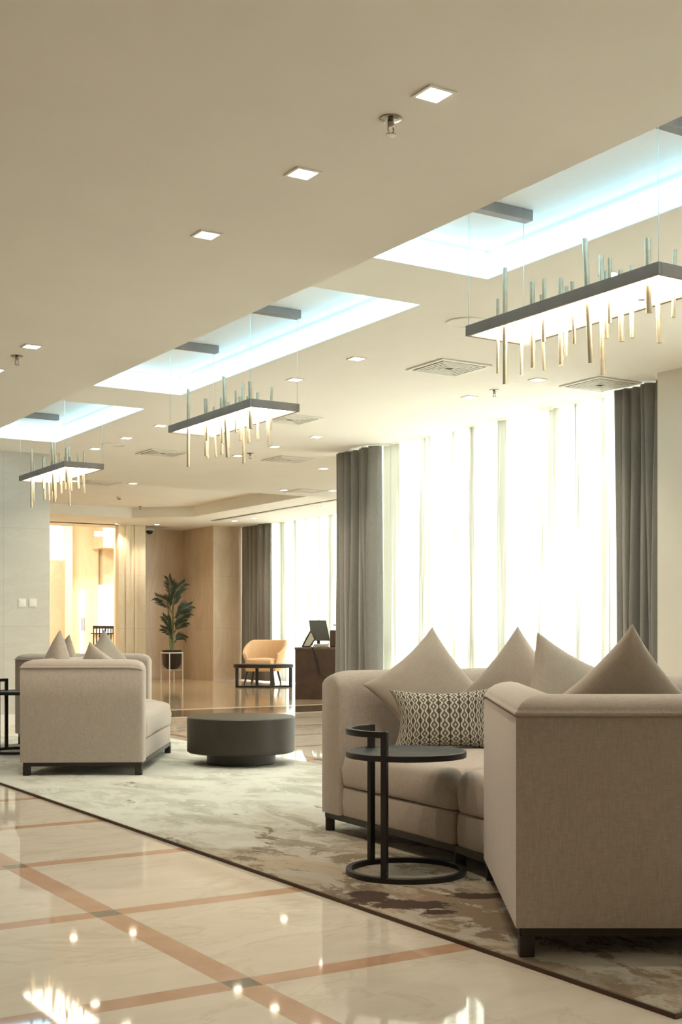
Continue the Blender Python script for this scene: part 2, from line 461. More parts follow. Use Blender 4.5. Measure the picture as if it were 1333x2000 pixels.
# bright hall beyond the opening
bm = B(); box(bm, 6.0, 19, 34.6, 34.9, 0, 4.6); struct('wall_hall_back', bm, M['creammarble'])
bm = B(); box(bm, 6.0, 19, 24.8, 34.9, 4.5, 4.7); struct('ceiling_hall', bm, M['ceiling'])
bm = B(); box(bm, 5.8, 6.0, 24.8, 34.9, 0, 4.7); struct('wall_hall_left', bm, M['creammarble'])
bm = B(); box(bm, 17.5, 17.7, 25.2, 34.9, 0, 4.7); struct('wall_hall_right', bm, M['creammarble'])
bm = B(); box(bm, 10.32, 17.5, 25.7, 25.9, 0, 4.7); struct('wall_hall_front', bm, M['wall'])
def xy_at(px, Y):
    t = (px - 666.5) / F
    return Y * (SN + t * CS) / (CS - t * SN)
YH = 31.0
def hx(px): return xy_at(px, YH)
def hz(py, px=160): return zat(py, depth((hx(px), YH)))
bm = B(); box(bm, hx(86), hx(121), YH, YH + .3, 0, hz(1096)); struct('wall_hall_panel', bm, M['warmmarble'])
bm = B(); box(bm, hx(86), hx(121), YH + .1, YH + .3, hz(1096), 4.5); w3 = struct('wall_hall_upper', bm, M['creammarble'])
bm = B(); box(bm, hx(97), hx(119), YH + .05, YH + .1, hz(1095), hz(1025)); struct('window_3', bm, M['litwindow'])
bm = B(); box(bm, hx(121), hx(135), YH - .25, YH + .3, 0, 4.5); struct('trim_4', bm, M['creammarble'])
bm = B(); box(bm, hx(135), hx(197), YH + .2, YH + .4, 0, 4.5); struct('wall_hall_middle', bm, M['creammarble'])
bm = B(); box(bm, hx(185), hx(245), YH - .6, YH + .4, hz(1071), 4.5); box(bm, hx(204), hx(245), YH + .1, YH + .4, hz(1141), hz(1071)); struct('wall_hall_bulkhead', bm, M['creammarble'])
bm = B(); box(bm, hx(198), hx(240), YH + .45, YH + .5, 0.5, hz(1141)); struct('window_4', bm, M['litwindow'])
# double door with a bright glazed slot and a pull handle
bm = B(); box(bm, hx(144), hx(181), YH + .14, YH + .2, 0, hz(1152)); d1 = struct('door_1', bm, M['creammarble'])
bm = B(); box(bm, hx(160), hx(167), YH + .10, YH + .14, .4, hz(1153)); link('glazed_slot', bm, M['litwindow'], d1, smooth=False)
for q in (162, 166):
    bm = B(); tube(bm, [(hx(q), YH + .06, hz(1232)), (hx(q), YH + .06, hz(1207))], .012); link('door_handle', bm, M['chrome'], d1)

# ------------------------------------------------------------------ rug
RX0, RX1, RY0, RY1 = 2.567, 5.02, 2.40, 12.05
bm = B(); box(bm, RX0, RX1, RY0, RY1, .0, .016)
rug = link('rug', bm, M['rug'], smooth=False, bevel=.006)
tag(rug, 'large pale grey and brown abstract rug under both sofas', 'rug')
bm = B()
for a in ((RX0 - .006, RX0, RY0 - .006, RY1 + .006), (RX1, RX1 + .006, RY0 - .006, RY1 + .006), (RX0, RX1, RY0 - .006, RY0), (RX0, RX1, RY1, RY1 + .006)):
    box(bm, *a, .0, .014)
link('binding', bm, M['rugedge'], rug, smooth=False)

# ================================================================== SOFAS
WT = .19
PROFILE = [(0, .095), (0, .30), (0, .55), (0, .758), (.005, .761), (.005, .763), (-.002, .766), (-.004, .771), (-.002, .776), (.004, .779),
           (.006, .787), (.018, .803), (.040, .817), (.070, .826), (.100, .829), (.130, .824), (.155, .812), (.176, .790),
           (.188, .760), (.190, .70), (.190, .40), (.190, .095)]
def inward(a, b): d = (b - a).normalized(); return Vector((-d.y, d.x))
def walls(path, parent, base=.016):
    """a run of upholstered walls along the outer line; the inside lies to the left of the path"""
    pts = [Vector(p[:2]) for p in path]; n = len(pts)
    nr = [inward(pts[i], pts[i + 1]) for i in range(n - 1)]
    mit = [nr[0]] + [(nr[i - 1] + nr[i]) / (1 + nr[i - 1].dot(nr[i])) for i in range(1, n - 1)] + [nr[-1]]
    for i in range(n - 1):
        L = (pts[i + 1] - pts[i]).length
        st = [0.0] + [k / 10 for k in range(1, 10)] + [1.0]
        if i == 0: st = sorted(set(st + [.012 / L, .03 / L, .06 / L, .10 / L, .15 / L]))
        if i == n - 2: st = sorted(set(st + [1 - .012 / L, 1 - .03 / L, 1 - .06 / L, 1 - .10 / L, 1 - .15 / L]))
        bm = B(); rings = []
        for s in st:
            p = pts[i].lerp(pts[i + 1], s); m = mit[i].lerp(mit[i + 1], s)
            e = 1.0; rin = 0.0
            if i == 0: e = min(1, s * L / .13); 
            if i == n - 2: e = min(e, (1 - s) * L / .13)
            dist = e * .13
            k = math.sqrt(max(0, 1 - (1 - e) ** 2)) if e < 1 else 1
            if dist < .03: rin = .014 * (1 - math.sqrt(max(0, 1 - (1 - dist / .03) ** 2)))
            ring = []
            for o, z in PROFILE:
                if z > .70: z = .70 + (z - .70) * (.62 + .38 * k)
                oo = min(max(o, rin), .19 - rin) if rin else o
                q = p + m * oo
                ring.append(bm.verts.new((q.x, q.y, z + base)))
            rings.append(ring)
        for a, b_ in zip(rings, rings[1:]):
            for k in range(len(PROFILE)):
                k2 = (k + 1) % len(PROFILE)
                bm.faces.new((a[k], b_[k], b_[k2], a[k2]))
        bm.faces.new(rings[0]); bm.faces.new(rings[-1][::-1])
        link('armrest' if i in (0, n - 2) else 'backrest', bm, M['sofa'], parent, angle=60)
    return [pts[i] + mit[i] * WT for i in range(n)]
def poly_inset(poly, d):
    n = len(poly); out = []
    for i in range(n):
        a, b_, c = poly[i - 1], poly[i], poly[(i + 1) % n]
        n1, n2 = inward(a, b_), inward(b_, c)
        out.append(b_ + (n1 + n2) / max(.35, 1 + n1.dot(n2)) * d)
    return out
def resample(poly, step=.06, rc=.05):
    """round the corners a little and add points along the sides"""
    out = []; n = len(poly)
    for i in range(n):
        a, b_, c = poly[i - 1], poly[i], poly[(i + 1) % n]
        r = min(rc, (a - b_).length * .3, (c - b_).length * .3)
        p0 = b_ + (a - b_).normalized() * r; p1 = b_ + (c - b_).normalized() * r
        for t in (0, .25, .5, .75, 1):
            out.append((1 - t) ** 2 * p0 + 2 * t * (1 - t) * b_ + t * t * p1)
        r2 = min(rc, (c - b_).length * .3, (poly[(i + 2) % n] - c).length * .3)
        q = c + (b_ - c).normalized() * r2
        m = max(1, int((q - p1).length / step))
        for k in range(1, m): out.append(p1.lerp(q, k / m))
    return out
def pad(name, poly, z0, z1, mat, parent, rt=.06, rb=.02, crown=.025, rc=.05):
    poly = [Vector(p[:2]) for p in poly]
    A = sum(poly[i - 1].x * poly[i].y - poly[i].x * poly[i - 1].y for i in range(len(poly)))
    if A < 0: poly = poly[::-1]
    cen = sum(poly, Vector((0, 0))) / len(poly)
    base = resample(poly, rc=rc)
    loops = []
    for k in range(4):
        a = k / 3 * PI / 2; loops.append((rb * (1 - math.sin(a)), z0 + rb * (1 - math.cos(a))))
    loops.append((-.006, (z0 + z1) / 2))
    for k in range(7):
        a = k / 6 * PI / 2; loops.append((rt * (1 - math.cos(a)), z1 - rt + rt * math.sin(a)))
    bm = B(); rings = []
    for ins, z in loops:
        pi = resample(poly_inset(poly, ins), rc=rc) if True else base
        if len(pi) != len(base):
            pi = [p + (cen - p).normalized() * ins for p in base]
        rings.append([bm.verts.new((p.x, p.y, z)) for p in pi])
    last = rings[-1]
    for sfac, up in ((.75, .55), (.5, .85), (.25, .97)):
        rings.append([bm.verts.new((cen.x + (v.co.x - cen.x) * sfac, cen.y + (v.co.y - cen.y) * sfac, z1 + crown * up)) for v in last])
    for a, b_ in zip(rings, rings[1:]):
        for k in range(len(base)):
            bm.faces.new((a[k], a[(k + 1) % len(base)], b_[(k + 1) % len(base)], b_[k]))
    top = bm.verts.new((cen.x, cen.y, z1 + crown)); r = rings[-1]
    for k in range(len(base)): bm.faces.new((r[k], r[(k + 1) % len(base)], top))
    bm.faces.new(rings[0][::-1])
    return link(name, bm, mat, parent, angle=65)
def rail(path, parent, closed=True):
    """dark plinth rail just under the upholstery"""
    pts = [Vector(p[:2]) for p in path]; bm = B(); n = len(pts)
    for i in range(n if closed else n - 1):
        a, b_ = pts[i], pts[(i + 1) % n]
        c = (a + b_) / 2; obox(bm, c, (b_ - a), (b_ - a).length + .02, .035, .082, .112)
    return link('base_frame', bm, M['darkwood'], parent, smooth=False, bevel=.003)
def leg(p, ax, parent):
    bm = B(); obox(bm, p, ax, .048, .048, .0165, .085)
    return link('leg', bm, M['darkwood'], parent, smooth=False, bevel=.003)

def ccw(poly):
    poly = [Vector(p[:2]) for p in poly]
    A = sum(poly[i - 1].x * poly[i].y - poly[i].x * poly[i - 1].y for i in range(len(poly)))
    return poly if A > 0 else poly[::-1]

# right-hand sofa: F left arm front, J back left corner, K back right, I, H near corner, G end of the near wing
Fp = cw(-.105, 6.53); J = cw(.915, 7.12); K = Vector((4.50, 3.05, 0)); I = cw(1.70, 3.96); H = cw(.553, 3.96); G = cw(.590, 5.20)
Bk = cw(.489, 5.47)
sofa = thing('sofa', 'large greige angular sofa in the right foreground, beside the round side table', 'sofa', (0, 0, 0))
inn = walls([G, H, I, K, J, Fp], sofa)
Gi, Hi, Ii, Ki, Ji, Fi = inn
front = [Fi, Bk.xy, (G.xy + (Bk.xy - G.xy).normalized() * .02)]
S_ = Vector((Ji.x + (Ki.x - Ji.x) * .45, Ji.y + (Ki.y - Ji.y) * .45))
c1 = ccw([Fi, Bk.xy, S_, Ji]); c2 = ccw([Bk.xy, G.xy.lerp(Gi, .1), Gi, Hi, Ii, Ki, S_])
pad('seat_cushion', poly_inset(c1, .004), .262, .445, M['sofa'], sofa, rt=.07, crown=.035)
pad('seat_cushion', poly_inset(c2, .006), .262, .445, M['sofa'], sofa, rt=.07, crown=.03)
pad('seat_base', poly_inset(c1, .012), .108, .258, M['sofa'], sofa, rt=.012, rb=.012, crown=0, rc=.02)
pad('seat_base', poly_inset(c2, .012), .108, .258, M['sofa'], sofa, rt=.012, rb=.012, crown=0, rc=.02)
out = ccw([Fp, Bk, G, H, I, K, J])
rail(poly_inset(out, .03), sofa)
for p in poly_inset(out, .036): leg(p, (CS, -SN), sofa)

# left-hand sofa
A_ = cw(-2.287, 8.93); B_ = cw(-1.415, 8.96); C_ = cw(-1.43, 10.62); D_ = cw(-1.735, 11.5); E_ = cw(-2.99, 11.5); M_ = cw(-2.16, 10.25)
sofa2 = thing('sofa', 'large grey angular sofa on the left, seen from its armrest side', 'sofa', (0, 0, 0))
inn = walls([D_, E_, M_, A_, B_], sofa2)
Di, Ei, Mi, Ai, Bi = inn
c1 = ccw([Bi, C_.xy, Mi, Ai]); c2 = ccw([C_.xy, Di, Ei, Mi])
for c in (c1, c2):
    pad('seat_cushion', poly_inset(c, .005), .262, .445, M['sofa'], sofa2, rt=.07, crown=.03)
    pad('seat_base', poly_inset(c, .012), .108, .258, M['sofa'], sofa2, rt=.012, rb=.012, crown=0, rc=.02)
out = ccw([A_, B_, C_, D_, E_, M_])
rail(poly_inset(out, .03), sofa2)
for p in poly_inset(out, .036): leg(p, (CS, -SN), sofa2)

# ------------------------------------------------------------------ pillows
def pillow(label, c, s, t, yaw, lean, roll, mat, sy=None, pinch=.13, group='plain taupe throw pillows', cat='pillow', seed=0):
    """c centre; s half side; yaw turns the face away from the camera axis; lean tips the top backwards; roll turns it in its plane"""
    sy = sy or s; rnd = random.Random(seed); bm = B(); N = 26
    uvl = bm.loops.layers.uv.new('UVMap')
    ph = [rnd.uniform(0, 6.28) for _ in range(8)]
    def pt(u, v, side):
        x = s * u * (1 - pinch * (1 - v * v) * (abs(u) ** 1.5)); y = sy * v * (1 - pinch * (1 - u * u) * (abs(v) ** 1.5))
        e = max(0.0, (1 - u * u) * (1 - v * v))
        z = t * (e ** .42) * (1 - .15 * e)
        # creases running from the corners and seams
        cr = math.sin(9 * u + 3 * v + ph[0]) * math.sin(13 * (u - v) + ph[1]) + .6 * math.sin(21 * (u + v) + ph[2])
        ed = max(abs(u), abs(v))
        z += .0035 * cr * (ed ** 3) * (1 - ed ** 8) * (1 if side > 0 else .6)
        z += .008 * math.sin(2.3 * u + ph[3]) * math.sin(2.7 * v + ph[4]) * e
        return Vector((x, side * z, y))
    grids = {}
    for side in (1, -1):
        g = []
        for i in range(N + 1):
            row = []
            for j in range(N + 1):
                u = math.sin((i / N * 2 - 1) * PI / 2 * .96) / math.sin(PI / 2 * .96); v = math.sin((j / N * 2 - 1) * PI / 2 * .96) / math.sin(PI / 2 * .96)
                if side < 0 and (i in (0, N) or j in (0, N)): row.append(grids[1][i][j]); continue
                row.append(bm.verts.new(pt(u, v, side)))
            g.append(row)
        grids[side] = g
        for i in range(N):
            for j in range(N):
                q = [g[i][j], g[i + 1][j], g[i + 1][j + 1], g[i][j + 1]]
                f = bm.faces.new(q if side < 0 else q[::-1])
                idx = [(i, j), (i + 1, j), (i + 1, j + 1), (i, j + 1)]
                if side > 0: idx = idx[::-1]
                for lp, (a, b_) in zip(f.loops, idx): lp[uvl].uv = (a / N, b_ / N)
    o = link('throw_pillow', bm, mat, None, angle=80)
    # face -Y of the pillow points to the camera at yaw 0
    R = Matrix.Rotation(-YAW + yaw, 4, 'Z') @ Matrix.Rotation(-lean, 4, 'X') @ Matrix.Rotation(roll, 4, 'Y')
    o.matrix_world = Matrix.Translation(Vector(c)) @ R
    return tag(o, label, cat, group)
D45 = PI / 4; r_ = math.radians
pillow('plain taupe pillow at the left end of the right sofa, behind the patterned one', cw(.448, 6.42, .735), .245, .075, r_(12), r_(12), D45 + r_(7), M['pillow'], seed=1)
pillow('plain taupe pillow standing on its corner second from the left on the right sofa', cw(.865, 6.2, .735), .245, .075, r_(-38), r_(10), D45 - r_(4), M['pillow'], seed=2)
pillow('plain taupe pillow with an upright left edge, third from the left on the right sofa', cw(.985, 5.45, .735), .24, .075, r_(35), r_(10), D45 - r_(22), M['pillow'], seed=3)
pillow('plain taupe pillow nearest the right edge, tip against the grey drape', cw(.985, 4.36, .735), .245, .08, r_(0), r_(-12), D45 + r_(2), M['pillow'], seed=4)
pillow('rectangular lumbar pillow with a dark chain pattern on the right sofa', cw(.50, 6.13, .615), .262, .07, r_(2), r_(14), r_(-1), M['pattern'], sy=.158, pinch=.19, group=None, seed=5)
pillow('plain grey pillow with the highest tip on the left sofa, nearest its outer end', cw(-2.15, 9.45, .72), .24, .09, r_(-58), r_(5), D45 + r_(2), M['pillow'], seed=6)
pillow('plain grey pillow just behind the highest-tipped one on the left sofa', cw(-2.25, 10.05, .70), .235, .07, r_(-35), r_(8), D45 + r_(10), M['pillow'], seed=7)
pillow('plain grey pillow leaning behind the armrest, middle of the left sofa', cw(-1.79, 9.36, .645), .245, .085, r_(6), r_(-14), D45 - r_(13), M['pillow'], seed=8)
pillow('plain grey pillow farthest to the right on the left sofa, below the lit opening', cw(-2.03, 10.85, .725), .24, .08, r_(50), r_(6), D45 + r_(0), M['pillow'], seed=9)

# ------------------------------------------------------------------ C-shaped side tables
def side_table(label, c, rz, parent=None):
    t = thing('side_table', label, 'side table', (c[0], c[1], .0162), rz, 'round black side tables')
    R = .245; n = 72
    def sqring(r0, r1, z0, z1, a0=0, a1=2 * PI, full=True):
        bm = B(); m = n if full else 40; rows = []
        for k in range(m + (0 if full else 1)):
            a = a0 + (a1 - a0) * k / m
            rows.append([bm.verts.new((r * math.cos(a), r * math.sin(a), z)) for r, z in ((r0, z0), (r1, z0), (r1, z1), (r0, z1))])
        rng = range(m)
        for k in rng:
            a, b_ = rows[k], rows[(k + 1) % len(rows)]
            for j in range(4): bm.faces.new((a[j], b_[j], b_[(j + 1) % 4], a[(j + 1) % 4]))
        if not full: bm.faces.new(rows[0]); bm.faces.new(rows[-1][::-1])
        return bm
    link('base_ring', sqring(R - .013, R + .013, 0, .022), M['black'], t, bevel=.002)
    ZT = .495
    bm = B(); lathe(bm, [(0, ZT), (R - .004, ZT), (R + .012, ZT + .002), (R + .013, ZT + .026), (R + .004, ZT + .028), (R - .006, ZT + .022), (0, ZT + .022)], 72)
    tp = link('tabletop', bm, M['black'], t)
    a0, a1 = r_(126), r_(246)
    for a in (a0, a1):
        bm = B(); obox(bm, (R * math.cos(a), R * math.sin(a)), (math.cos(a), math.sin(a)), .026, .026, .02, .62)
        link('post', bm, M['black'], t, smooth=False, bevel=.002)
    link('handle', sqring(R - .013, R + .013, .594, .62, a0 - .05, a1 + .05, False), M['black'], t, bevel=.002)
    return t
def relrot(): return -YAW
side_table('round black side table with a looped handle, in front of the right sofa', cw(.278, 5.36), -YAW)
side_table('round black side table cut off by the left edge, beside the left sofa', cw(-2.765, 10.70), -YAW)

# ------------------------------------------------------------------ drum coffee table
c = cw(-.78, 9.8)
ct = thing('coffee_table', 'low round dark drum coffee table on the rug between the sofas', 'coffee table', (c.x, c.y, .016))
dm = NT('dark brown concrete'); nz = dm.noise(dm.obj(), 6, 5)
M['drum'] = dm.done(dm.bsdf(dm.mix(dm.ramp(nz, .3, .7), (.042, .032, .022), (.028, .021, .015)), .42, 0, .5))
bm = B(); lathe(bm, [(0, .092), (.41, .092), (.42, .10), (.422, .36), (.416, .367), (.0, .367)], 96)
link('tabletop', bm, M['drum'], ct)
bm = B(); lathe(bm, [(0, 0), (.262, 0), (.268, .006), (.268, .092), (0, .092)], 96)
link('plinth', bm, M['drum'], ct)

# ================================================================== CURTAINS
def drape(name, label, x, y0, y1, z0, z1, folds, amp, mat, seed, cat, sweep=0.0, ny=10, thick=0.0, group=None, irregular=.35):
    rnd = random.Random(seed); bm = B(); L = y1 - y0
    n = folds * ny; ph = []; a = 0
    ks = [rnd.uniform(1 - irregular, 1 + irregular) for _ in range(folds)]; tot = sum(ks)
    amps = [rnd.uniform(.6, 1.15) * amp for _ in range(folds)]
    rows = 14; cols = []
    acc = 0
    pos = []
    for f in range(folds):
        for k in range(ny):
            s = k / ny
            pos.append(((acc + ks[f] * s) / tot, f, s))
        acc += ks[f]
    pos.append((1.0, folds - 1, 1.0))
    for u, f, s in pos:
        col = []
        for r in range(rows + 1):
            h = r / rows
            wv = math.sin(2 * PI * s) * .75 + .25 * math.sin(4 * PI * s + f)
            A = amps[f] * (.75 + .35 * math.sin(h * 2.6 + f * 1.7)) 
            yy = y0 + L * u + sweep * math.sin(h * PI) * (u - .5) + .012 * math.sin(h * 3 + f * 2.1)
            yy += .35 * A * math.cos(2 * PI * s)
            col.append(bm.verts.new((x + A * wv, yy, z1 + (z0 - z1) * h)))
        cols.append(col)
    for a_, b_ in zip(cols, cols[1:]):
        for r in range(rows): bm.faces.new((a_[r], b_[r], b_[r + 1], a_[r + 1]))
    o = link(name, bm, mat, None, angle=180)
    if thick:
        m = o.modifiers.new('cloth thickness', 'SOLIDIFY'); m.thickness = thick
    return tag(o, label, cat, group)
drape('drape', 'long grey drape at the left end of the lounge window', 7.43, 11.14, 11.94, .02, ZC - .022, 7, .095, M['drape'], 3, 'curtain', thick=.004)
drape('drape', 'long grey drape at the right end of the lounge window', 7.43, 7.0, 7.56, .02, ZC - .022, 6, .095, M['drape'], 8, 'curtain', thick=.004)
drape('drape', 'grey drape beside the marble column in the lobby, behind the peach armchair', 12.33, 22.45, 23.66, .02, ZL - .004, 7, .085, M['drape'], 5, 'curtain', thick=.004)
drape('sheer_curtain', 'wide white sheer curtain glowing across the lounge window', 7.60, 7.05, 11.95, .03, ZC - .004, 46, .035, M['sheer'], 11, 'curtain', irregular=.6)
drape('sheer_curtain', 'white sheer curtain over the added daylight window, unseen beyond the right edge', 7.62, -2.55, 5.55, .03, 2.995, 60, .035, M['sheer'], 13, 'curtain', irregular=.6, ny=6)
drape('sheer_curtain', 'white sheer curtain of the lobby window behind the desk', 12.46, 12.3, 23.6, .03, ZL - .004, 80, .035, M['sheer'], 12, 'curtain', irregular=.6, ny=6)

# ================================================================== CEILING FITTINGS
# cove light strips inside the recesses
for i, (a, b_) in enumerate(RECESS):
    nm = ['in the near ceiling recess', 'in the middle ceiling recess', 'in the far ceiling recess'][i]
    t = thing('cove_light', 'cold white cove lighting ' + nm, 'cove light', (0, 0, 0), 0, 'cove lighting in the ceiling recesses')
    for (x0, x1, y0, y1) in ((XR1 - .012, XR1 - .001, a + .01, b_ - .01), (XR0 + .001, XR0 + .012, a + .01, b_ - .01), (XR0 + .02, XR1 - .02, b_ - .012, b_ - .001), (XR0 + .02, XR1 - .02, a + .001, a + .012)):
        bm = B(); box(bm, x0, x1, y0, y1, ZC + .012, ZC + .13)
        link('light_strip', bm, M['cove'], t, smooth=False)

# downlights
def build_downlight(s=.088):
    t = thing('downlight', '', 'downlight')
    bm = B(); h = s / 2; o = h + .012
    for q in ((-o, o, -o, -h), (-o, o, h, o), (-o, -h, -h, h), (h, o, -h, h)): box(bm, *q, -.006, -.0005)
    link('trim_ring', bm, M['white'], t, smooth=False)
    bm = B(); box(bm, -h, h, -h, h, -.004, -.001); link('lens', bm, M['lens'], t, smooth=False)
    ld = bpy.data.lights.new('downlight_lamp', 'SPOT'); ld.energy = DOWNLIGHT_W; ld.color = (1.0, .86, .68)
    ld.spot_size = r_(115); ld.spot_blend = .8; ld.shadow_soft_size = .04
    lo = bpy.data.objects.new('lamp', ld); C.objects.link(lo); lo.parent = t; lo.location = (0, 0, -.02)
    return t
DL = build_downlight(); first = True
def place_dl(px, py, z, label):
    global first
    p = on(px, py, z)
    if first: DL.location = p; DL['label'] = label; DL['group'] = 'square downlights'; first = False; return
    dup(DL, p, None, label)
for k, (px, py) in enumerate(((848, 183), (592, 338), (404, 458), (62, 676), (-8, 722))):
    place_dl(px, py, ZS, ['square downlight in the dropped soffit, largest and nearest, beside the sprinkler', 'square downlight in the dropped soffit, second from the top of the photo', 'square downlight in the dropped soffit, third from the top of the photo',
                          'square downlight in the dropped soffit next to the left sprinkler', 'square downlight in the dropped soffit at the left edge of the photo'][k])
DLS = [(697, 700, 'square ceiling downlight right of the middle recess, left of the near air vent'), (577, 741, 'square ceiling downlight above the right end of the middle chandelier'),
       (314, 831, 'square ceiling downlight just left of the middle chandelier'), (247, 855, 'square ceiling downlight between the far recess and the left air vent'),
       (186, 876, 'square ceiling downlight just above the right end of the far chandelier'), (1051, 741, 'square ceiling downlight between the two near air vents'),
       (918, 775, 'square ceiling downlight left of the sprinkler, above the lounge window'), (618, 853, 'square ceiling downlight right of the middle chandelier rods'),
       (537, 872, 'square ceiling downlight below the right half of the middle chandelier'), (465, 890, 'square ceiling downlight beside the small sprinkler under the middle chandelier'),
       (632, 915, 'square ceiling downlight left of the top of the left lounge drape'), (144, 939, 'square ceiling downlight behind the rods of the far chandelier'),
       (260, 944, 'square ceiling downlight alone right of the far chandelier'), (555, 957, 'square ceiling downlight at the left end of the farthest lounge air vent'),
       (650, 958, 'square ceiling downlight at the right end of the farthest lounge air vent'), (1197, 536, 'square ceiling downlight seen through the rods of the near chandelier')]
for px, py, lb in DLS: place_dl(px, py, ZC, lb)
for px, py, lb in ((229, 1023, 'small lobby downlight above the lit opening'), (307, 1024, 'small lobby downlight above the palm'), (458, 1017, 'small lobby downlight above the marble column'),
                   (497, 1012, 'small lobby downlight above the lobby drape'), (636, 988, 'small lobby downlight above the lobby window, beside the lounge drape')):
    place_dl(px, py, ZL, lb)
# unseen downlights, added to warm and brighten the camera side of the room
for x, y, lb in ((2.43, -.2, 'added fill downlight in the soffit above the camera, outside the frame'), (-.4, -.6, 'added fill downlight in the soffit behind the camera, to the left')):
    o = dup(DL, (x, y, ZS), None, lb)
# air vents
def build_vent():
    t = thing('air_vent', '', 'air vent'); s = .235
    bm = B()
    for q in ((-s, s, -s, -s + .03), (-s, s, s - .03, s), (-s, -s + .03, -s + .03, s - .03), (s - .03, s, -s + .03, s - .03)): box(bm, *q, -.012, -.0005)
    link('frame', bm, M['vent'], t, smooth=False, bevel=.003)
    bm = B(); box(bm, -s + .03, s - .03, -s + .03, s - .03, -.004, -.001); link('shade_back', bm, M['ventshade'], t, smooth=False)  # flat back plate, coloured dark for the shade inside the vent
    bm = B(); k = s - .05
    while k > .02:
        w_ = .017
        rows = []
        for (r0, z) in ((k, -.008), (k - .001, -.013), (k - w_, -.013), (k - w_ - .001, -.008)):
            rows.append([bm.verts.new((x * r0, y * r0, z)) for x, y in ((-1, -1), (1, -1), (1, 1), (-1, 1))])
        for a, b_ in zip(rows, rows[1:]):
            for j in range(4): bm.faces.new((a[j], a[(j + 1) % 4], b_[(j + 1) % 4], b_[j]))
        k -= .033
    link('louvre', bm, M['vent'], t, smooth=False)
    return t
V0 = build_vent(); fv = True
for px, py, z, lb in ((877, 717, ZC, 'square ceiling air vent below the left end of the near chandelier'), (1173, 750, ZC, 'square ceiling air vent above the right lounge drape'),
                   (566, 818, ZC, 'square ceiling air vent at the right end of the middle chandelier'), (563, 897, ZC, 'square ceiling air vent below the middle chandelier, left of the lounge drape'),
                   (597, 959, ZC, 'flat-looking ceiling air vent between two downlights near the lounge drape'), (318, 884, ZC, 'square ceiling air vent left of the middle chandelier rods'),
                   (193, 943, ZC, 'square ceiling air vent right of the far chandelier rods'), (258, 1022, ZL, 'thin-looking lobby air vent above the cream pilaster')):
    p = on(px, py, z)
    if fv: V0.location = p; V0['label'] = lb; V0['group'] = 'square air vents'; fv = False
    else: dup(V0, p, None, lb)
# ceiling speakers
def speaker(px, py, lb):
    p = on(px, py, ZC); t = thing('ceiling_speaker', lb, 'speaker', p, 0, 'round ceiling speakers')
    bm = B(); lathe(bm, [(.135, 0), (.135, -.008), (.115, -.010), (.112, -.004)], 40); link('rim', bm, M['vent'], t)
    bm = B(); lathe(bm, [(.112, -.004), (0, -.006)], 40); link('grille', bm, M['ceiling'], t)
speaker(912, 629, 'flush round ceiling speaker behind the left end of the near chandelier')
speaker(222, 868, 'flush round ceiling speaker between two downlights left of the middle chandelier')
# sprinklers
def build_sprinkler():
    t = thing('sprinkler', '', 'sprinkler')
    bm = B(); lathe(bm, [(.040, 0), (.040, -.004), (.030, -.009), (.013, -.010), (0, -.010)], 32); link('escutcheon', bm, M['chrome'], t)
    bm = B(); lathe(bm, [(.012, -.008), (.012, -.028), (.008, -.032), (0, -.032)], 20)
    for s in (-1, 1): tube(bm, [(s * .009, 0, -.028), (s * .012, 0, -.042), (s * .003, 0, -.058)], .0028, 8)
    link('body', bm, M['chrome'], t)
    bm = B(); lathe(bm, [(0, -.056), (.018, -.057), (.019, -.061), (0, -.062)], 24); link('deflector', bm, M['chrome'], t)
    return t
S0 = build_sprinkler(); fs = True
for px, py, z, lb in ((764, 231, ZS, 'chrome sprinkler head in the dropped soffit below the largest downlight'), (33, 695, ZS, 'chrome sprinkler head in the dropped soffit at far left'),
                      (966, 762, ZC, 'small sprinkler head above the lounge window'), (489, 885, ZC, 'small sprinkler head below the middle chandelier'), (274, 989, ZL + .2, 'tiny sprinkler head on the lobby ceiling')):
    p = on(px, py, z)
    if fs: S0.location = p; S0['label'] = lb; S0['group'] = 'sprinkler heads'; fs = False
    else: dup(S0, p, None, lb)
p = on(233, 970, ZL + .2)
t = thing('smoke_detector', 'small round smoke detector on the lobby ceiling right of the far chandelier', 'smoke detector', p)
bm = B(); lathe(bm, [(.05, 0), (.05, -.02), (.035, -.035), (0, -.04)], 24); link('housing', bm, M['vent'], t)
bm = B(); lathe(bm, [(.03, -.036), (.03, -.05), (0, -.052)], 24); link('sensor', bm, M['bronze'], t)

